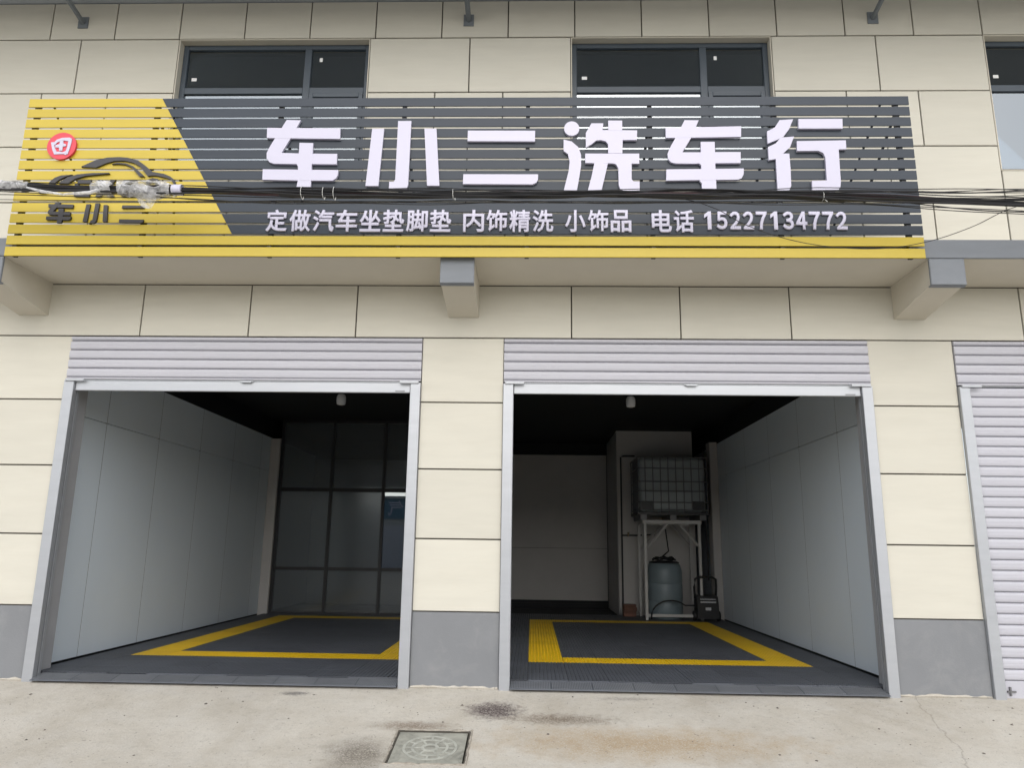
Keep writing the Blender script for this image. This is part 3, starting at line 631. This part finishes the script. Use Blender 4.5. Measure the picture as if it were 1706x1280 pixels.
pts = [(2.98, 6.68, .34)] + [(2.55 + .36 * math.cos(a), 6.66, .14 + .28 * math.sin(a)) for a in [math.pi * .25 + k * math.pi * .75 / 10 for k in range(11)]] + [(2.19, 6.66, .09)]
tag(MB().tube(pts, .014, 6).build('hose', 'rubber'), 'black hose looping from the pressure washer past the barrel', 'hose')
# pressure washer
o5 = Vector((3.2, 6.72, .064)); pw = empty('pressure_washer', o5); tag(pw, 'black wheeled pressure washer with a tube handle beside the white column', 'pressure washer')
def pb(name, m, b_): return b_.build(name, m, pw)
pb('body', 'machine', MB().prism_x([(-.16, .05), (-.17, .30), (-.12, .44), (.12, .46), (.16, .30), (.16, .05)], -.19, .19))
pb('grille', 'chrome', MB().box(-.14, .14, -.178, -.171, .33, .355).box(-.14, .14, -.165, -.158, .385, .40))
pb('handle', 'rubber', MB().tube([(-.19, .05, .40), (-.20, .02, .60), (-.19, -.02, .74), (-.12, -.03, .78), (.12, -.03, .78), (.19, -.02, .74), (.20, .02, .60), (.19, .05, .40)], .022, 8))
for sx_ in (-1, 1):
    wv = MB(); wv.lathe([(.03, -.02), (.085, -.025), (.09, 0), (.085, .025), (.03, .02)], n=20)
    wv.v = [(v[2] + sx_ * .215, v[0], v[1] + .092) for v in wv.v]; wv.build('wheel', 'rubber', pw, True)
pb('gauge', 'chrome', MB().box(-.05, .05, -.168, -.16, .20, .27))
# pipework on the store room wall
pp = empty('water_pipe', (1.80, 7.85, .03)); tag(pp, 'dark water pipes running up the store room wall to the tank', 'pipe')
o6 = Vector((1.80, 7.85, .03))
def pt(name, m, pts, r): MB().tube([Vector(p) - o6 for p in pts], r, 8).build(name, m, pp)
pt('riser', 'pipe', [(1.82, 7.86, .05), (1.82, 7.86, 3.18), (1.86, 7.84, 3.20), (2.10, 7.80, 3.20)], .017)
pt('branch', 'pipe', [(1.82, 7.84, 1.60), (2.12, 7.72, 1.60), (2.45, 7.66, 1.62)], .015)
pt('valve', 'chrome', [(1.94, 7.79, 1.58), (1.94, 7.76, 1.66)], .022)
pt('conduit', 'stand', [(1.755, 7.87, .05), (1.755, 7.87, 2.15)], .013)
sp = MB().tube([(3.47, 7.62, .75), (3.46, 7.66, 3.30)], .014, 6).build('cable', 'pipe'); tag(sp, 'dark cable hanging beside the white column behind the tank', 'cable')
# bricks in the corner
for k in range(8):
    lay, i = divmod(k, 2)
    b_ = MB().cbox(-.12, .12, -.055, .055, .0, .055, .004).mesh('brick'); o = place('brick', b_, 'brick')
    o.location = (1.90 + random.uniform(-.015, .015), 7.45 + .118 * i, .064 + lay * .0555); o.rotation_euler.z = random.uniform(-.08, .08)
    tag(o, 'red brick stacked on the floor below the water pipe', 'brick', 'bricks stacked by the pipe')

# ------------------------------------------------------------------ the sign
SG = empty('shop_sign', (-.75, -.86, 4.04)); tag(SG, 'long slatted yellow and charcoal shop sign with white Chinese lettering', 'sign')
so = Vector((-.75, -.86, 4.04))
def sgn(mb): mb.v = [(x - so.x, y - so.y, z - so.z) for x, y, z in mb.v]; return mb
SX0, SX1 = -5.19, 3.71; PI_ = .1155; SH = .0925
YF, YBK = -.870, -.857
diag = lambda z: -3.81 + (5.77 - z) / (5.77 - 4.265) * .87
for i in range(15):
    zt = 5.768 - i * PI_ ; zb = zt - SH
    if i == 14: zb -= .004
    dy = random.uniform(-.001, .001)
    if i < 13:
        sgn(MB().prism([(SX0, zb), (diag(zb) - .001, zb), (diag(zt) - .001, zt), (SX0, zt)], YF + dy, YBK)).build('slat', 'yellow', SG)
        sgn(MB().prism([(diag(zb) + .001, zb), (SX1, zb), (SX1, zt), (diag(zt) + .001, zt)], YF + dy, YBK)).build('slat', 'dark', SG)
    else:
        sgn(MB().cbox(SX0, SX1, YF + dy, YBK, zb, zt, .003)).build('slat', 'yellow', SG)
for x in (-5.11, -3.86, -2.58, -1.32, -.07, 1.15, 2.38, 3.59):
    u_ = MB().box(x - .02, x + .02, -.8560, -.806, 4.06, 5.74)
    sgn(u_).build('upright', 'black_steel', SG)
    if -5 < x < 3.6:
        sgn(MB().tube([(x, -.806, 5.6), (x, .0, 5.05)], .016, 5)).build('stay', 'black_steel', SG)
for xa, xb in ((3.45, 2.85), (-4.95, -4.35), (-3.7, -3.55)):
    sgn(MB().tube([(xa, -.825, 5.70), (xb, -.825, 4.30)], .012, 5)).build('diagonal_brace', 'black_steel', SG)
def letters(groups, m, name, y0=-.90, y1=-.8715, parent=SG):
    out = []
    for g in groups:
        b_ = MB()
        for k, poly in enumerate(g):
            p = Vector((0, 0))
            b_.prism(poly, y0 - .0012 * k, y1 - .0003 * k)
        out.append(sgn(b_).build(name, m, parent))
    return out
letters(BIG, 'letter', 'letter')
letters([CAR], 'black_letter', 'car_outline', -.892)
letters(LOGO, 'black_letter', 'letter', -.892)
letters(SMALL, 'black_letter', 'letter', -.892)
n = 40; ec_ = [(-4.765 + .148 * math.cos(2 * math.pi * i / n), 5.222 + .148 * math.sin(2 * math.pi * i / n)) for i in range(n)]
em_ = letters([[ec_]], 'red', 'round_emblem', -.897)[0]
b_ = MB()
for k, poly in enumerate(EMBLEM): b_.prism(poly, -.9035 - .0012 * k, -.8975)
o = sgn(b_).build('letter', 'letter', em_)

def glyph(ch, x0, x1, z0, z1, y0, y1, bold, keep=False):
    cu = bpy.data.curves.new('glyph', 'FONT'); cu.body = ch; cu.extrude = .02; cu.bevel_depth = bold; cu.bevel_resolution = 0; cu.resolution_u = 3
    ob = bpy.data.objects.new('glyph', cu); COL.objects.link(ob)
    me = bpy.data.meshes.new_from_object(ob); COL.objects.unlink(ob); bpy.data.objects.remove(ob); bpy.data.curves.remove(cu)
    xs = [v.co.x for v in me.vertices]; ys = [v.co.y for v in me.vertices]
    ax, bx2, ay, by = min(xs), max(xs), min(ys), max(ys)
    for v in me.vertices:
        u_ = (v.co.x - ax) / (bx2 - ax); q = (v.co.y - ay) / (by - ay)
        v.co = (x0 + u_ * (x1 - x0), (y0 if v.co.z > .0205 else y0 + .0008 * math.copysign(1, y1 - y0)) if v.co.z > 0 else y1, z0 + q * (z1 - z0))
    me['aspect'] = (bx2 - ax) / (by - ay)
    return me
def text_run(s, xa, xb, z0, z1, bold, gap=.09, narrow=None):
    n = len(s); p = (xb - xa + gap * (xb - xa) / n) / n; w_ = p * (1 - gap)
    for i, ch in enumerate(s):
        x0 = xa + i * p; x1 = x0 + w_
        if ch == '１':
            q_ = MB().prism([(x0 + w_ * a, z0 + (z1 - z0) * c_) for a, c_ in ((.40, 0), (.74, 0), (.74, 1), (.48, 1), (.10, .82), (.10, .62), (.40, .76))], -.89, -.8715)
            sgn(q_).build('letter', 'letter', SG); continue
        me = glyph(ch, x0, x1, z0, z1, -.8900, -.8715, bold)
        for v in me.vertices: v.co = Vector(v.co) - so
        place('letter', me, 'letter', SG)
TZ0, TZ1 = 4.305, 4.535
TX = lambda u: -2.62 + (u - 444) * (2.995 + 2.62) / (1412 - 444)
text_run('定做汽车坐垫脚垫', TX(444), TX(757), TZ0, TZ1, .022)
text_run('内饰精洗', TX(777), TX(928), TZ0, TZ1, .022)
text_run('小饰品', TX(947), TX(1057.5), TZ0, TZ1, .022)
text_run('电话', TX(1091), TX(1161), TZ0, TZ1, .022)
text_run('１５２２７１３４７７２', TX(1176), TX(1412), TZ0 + .03, TZ1 - .015, .035, .17)

# ------------------------------------------------------------------ overhead cables in front of the sign
CB = empty('cable_bundle', (0, -1.3, 4.5)); tag(CB, 'bundle of black overhead cables sagging across the front of the sign', 'cables')
def zc(x): return 4.488 + .0038 * max(0, -x) ** 1.9 + (.0 if x < 2.2 else -.030 * (x - 2.2) ** 1.35)
co = Vector((0, -1.3, 4.5))
def wire(k, r, m, spread, zoff=0, flat=False, sag=0, name='wire'):
    ph = [random.uniform(0, 6.28) for _ in range(6)]; oy, oz = random.uniform(-1, 1), random.uniform(-1, 1)
    pts = []
    for i in range(141):
        x = -7.5 + i * 15 / 140
        sp_ = spread * (.6 + .4 * math.sin(x * .9 + ph[0])) * (1 + .35 * max(0, x - 3))
        dz = oz * sp_ + .012 * math.sin(x * 1.7 + ph[1]) + .008 * math.sin(x * 3.9 + ph[2])
        dy = oy * sp_ + .012 * math.sin(x * 1.3 + ph[3]) + .006 * math.sin(x * 4.4 + ph[4])
        z = (4.505 + (.0038 * max(0, -x) ** 1.9) if flat else zc(x)) + zoff + dz - sag * math.cos(x * .21)
        pts.append((x, dy, z - co.z))
    MB().tube(pts, r, 6).build(name, m, CB, True)
for k in range(9): wire(k, random.choice((.005, .007, .009)), 'cable', .038)
wire(20, .017, 'cable', .012, -.015)
wire(21, .013, 'cable2', .03, .01); wire(22, .010, 'cable2', .04, .02)
for k in range(5): wire(k + 30, random.choice((.004, .006)), 'cable', .035, .01, True)
for k in range(2): wire(k + 40, .004, 'cable', .02, -.055, False, .02)
# pale ties round the bundle
for x, r in ((-2.15, .06), (-1.95, .055), (-1.85, .06), (-.75, .05), (-3.35, .055), (2.6, .05)):
    pts = [(x + .012 * k / 12, (r + .006 * math.sin(k)) * math.cos(k * .55), zc(x) - co.z + r * math.sin(k * .55)) for k in range(13)]
    pts += [(x + .03, -.05, zc(x) - co.z - r - .03)]
    MB().tube(pts, .003, 5).build('tie', 'string', CB)
def smooth_path(p, k=8):
    out = []
    for i in range(len(p) - 1):
        a, b0, c, d = (Vector(p[max(i - 1, 0)]), Vector(p[i]), Vector(p[i + 1]), Vector(p[min(i + 2, len(p) - 1)]))
        for t_ in range(k):
            t = t_ / k
            out.append(.5 * (2 * b0 + (c - a) * t + (2 * a - 5 * b0 + 4 * c - d) * t * t + (3 * b0 - a - 3 * c + d) * t ** 3))
    return out + [Vector(p[-1])]
lc = smooth_path([(x, -1.28, z) for x, z in ((.9, 4.52), (1.35, 4.46), (1.65, 4.36), (1.9, 4.21), (2.23, 4.08), (2.6, 4.0), (2.98, 3.975), (3.3, 4.0), (3.62, 4.075), (3.95, 4.20), (4.3, 4.37), (4.7, 4.44), (6, 4.40))])
tag(MB().tube(lc, .0035, 5).build('loose_cable', 'cable'), 'single thin black wire drooping below the bundle at the yellow slats', 'cable')
st_ = [(x, -1.27, 4.425 + .0045 * (x + .8) ** 2 * .35 - .0 * x) for x in [-7.5 + .5 * k for k in range(31)]]
tag(MB().tube(st_, .0035, 5).build('thin_cable', 'cable'), 'thin straight black cable strung just under the bundle', 'cable')

def film(name, xa, xb, rad, droop, label, seed, cov=1.25):
    b_ = MB(); nx, na = 34, 18; sv = Vector((seed, 0, 0))
    for i in range(nx + 1):
        s_ = i / nx; x = xa + (xb - xa) * s_
        for j in range(na + 1):
            q = math.pi * (.9 - cov * 2 * j / na) + .5 * math.sin(s_ * 5 + seed)
            nz = noise.noise(Vector((x * 9, q * 1.4, seed))) * .38 + noise.noise(Vector((x * 20 + q * 4, q * 2, seed + 3))) * .13
            r = rad * (1 + nz) * (.75 + .35 * math.sin(math.pi * s_))
            z = zc(x) + .005 + r * math.sin(q); y = -1.3 + r * math.cos(q)
            if j > na * .72:
                d = (j - na * .72) / (na * .28); z -= d * droop * (math.sin(math.pi * s_) ** 1.5) * (1 + .7 * noise.noise(Vector((x * 7, seed, 1))))
                y -= d * .03
            b_.v.append((x, y, z))
    for i in range(nx):
        for j in range(na):
            a = i * (na + 1) + j; b_.f.append((a, a + 1, a + na + 2, a + na + 1))
    me = b_.mesh(name, True, False)
    tag(place(name, me, 'film'), label, 'plastic film')
film('plastic_film', -3.86, -3.37, .080, .20, 'torn clear plastic film wrapped round the cables over the car logo', 2.3)
film('plastic_film', -5.12, -4.72, .048, .05, 'crumpled clear plastic film on the cables at the yellow end of the sign', 7.7)
film('plastic_film', -4.12, -3.93, .062, .03, 'narrow twist of clear plastic tied on the cables beside the car logo', 4.1)
tag(MB().lathe([(.050, 0), (.054, .02), (.051, .06), (.054, .085), (.049, .09)], n=18).build('tape_band', 'letter'), 'white tape band wound round the black cables', 'tape')
tp = bpy.data.objects['tape_band']; tp.location = (-3.36, -1.3, zc(-3.25) + .01); tp.rotation_euler = (0, math.pi / 2, 0)
tag(MB().tube([(-4.72, -1.34, zc(-4.7) - .02), (-4.55, -1.36, 4.49), (-4.35, -1.37, 4.455), (-4.1, -1.36, 4.48), (-3.95, -1.34, 4.55)], [.008, .014, .010, .016, .008], 6).build('twisted_film_strip', 'film', None, True), 'twisted strip of clear film hanging between two wraps on the cables', 'plastic film')

# ------------------------------------------------------------------ across the street (seen only as reflections)
OB = empty('opposite_shop', (-8, -26, ZE)); tag(OB, 'low pale gas shop across the street mirrored in the glass partition', 'building')
def ob(name, m, x0, x1, y0, y1, z0, z1): return B(name, m, OB, x0 + 8, x1 + 8, y0 + 26, y1 + 26, z0 - ZE, z1 - ZE)
ob('wall', 'farwall', -22, 6, -32, -26, ZE, 3.0); ob('roof', 'farwall', -22.4, 6.4, -32.4, -25.7, 4.25, 4.4)
sgb = ob('signboard', 'bluesign', -14, -3, -26.2, -25.9, 3.001, 4.249)
ob('parapet', 'farwall', -22, -14.01, -32, -26, 3.001, 4.249); ob('parapet', 'farwall', -2.99, 6, -32, -26, 3.001, 4.249)
for k in range(5): ob('door', 'shutter', -20 + k * 5, -17 + k * 5, -26.05, -25.98, ZE + .01, 2.6)
for i, ch in enumerate('燃气'):
    me = glyph(ch, 0, .95, 0, .95, .03, 0, .006)
    for v in me.vertices: v.co = (-v.co.x, v.co.y, v.co.z)
    me.flip_normals()
    o = place('letter', me, 'letter', sgb); o.location = (-7.45 - i * 1.05 + 8 + .45, -25.898 + 26, 3.2 - ZE)
hl = MB(); nx_ = 60
for i in range(nx_ + 1):
    x = -260 + 520 * i / nx_
    h = 14 + 10 * noise.noise(Vector((x * .012, 3, 0))) + 4 * noise.noise(Vector((x * .05, 1, 0))) + .02 * x
    for y, z in ((-150, ZE - 1), (-185, h * .75), (-215, h), (-260, ZE - 1)): hl.v.append((x, y, z))
for i in range(nx_):
    for j in range(3): hl.f.append((i * 4 + j, i * 4 + j + 1, i * 4 + j + 5, i * 4 + j + 4))
structure(hl.build('hill', 'hill', None, True))
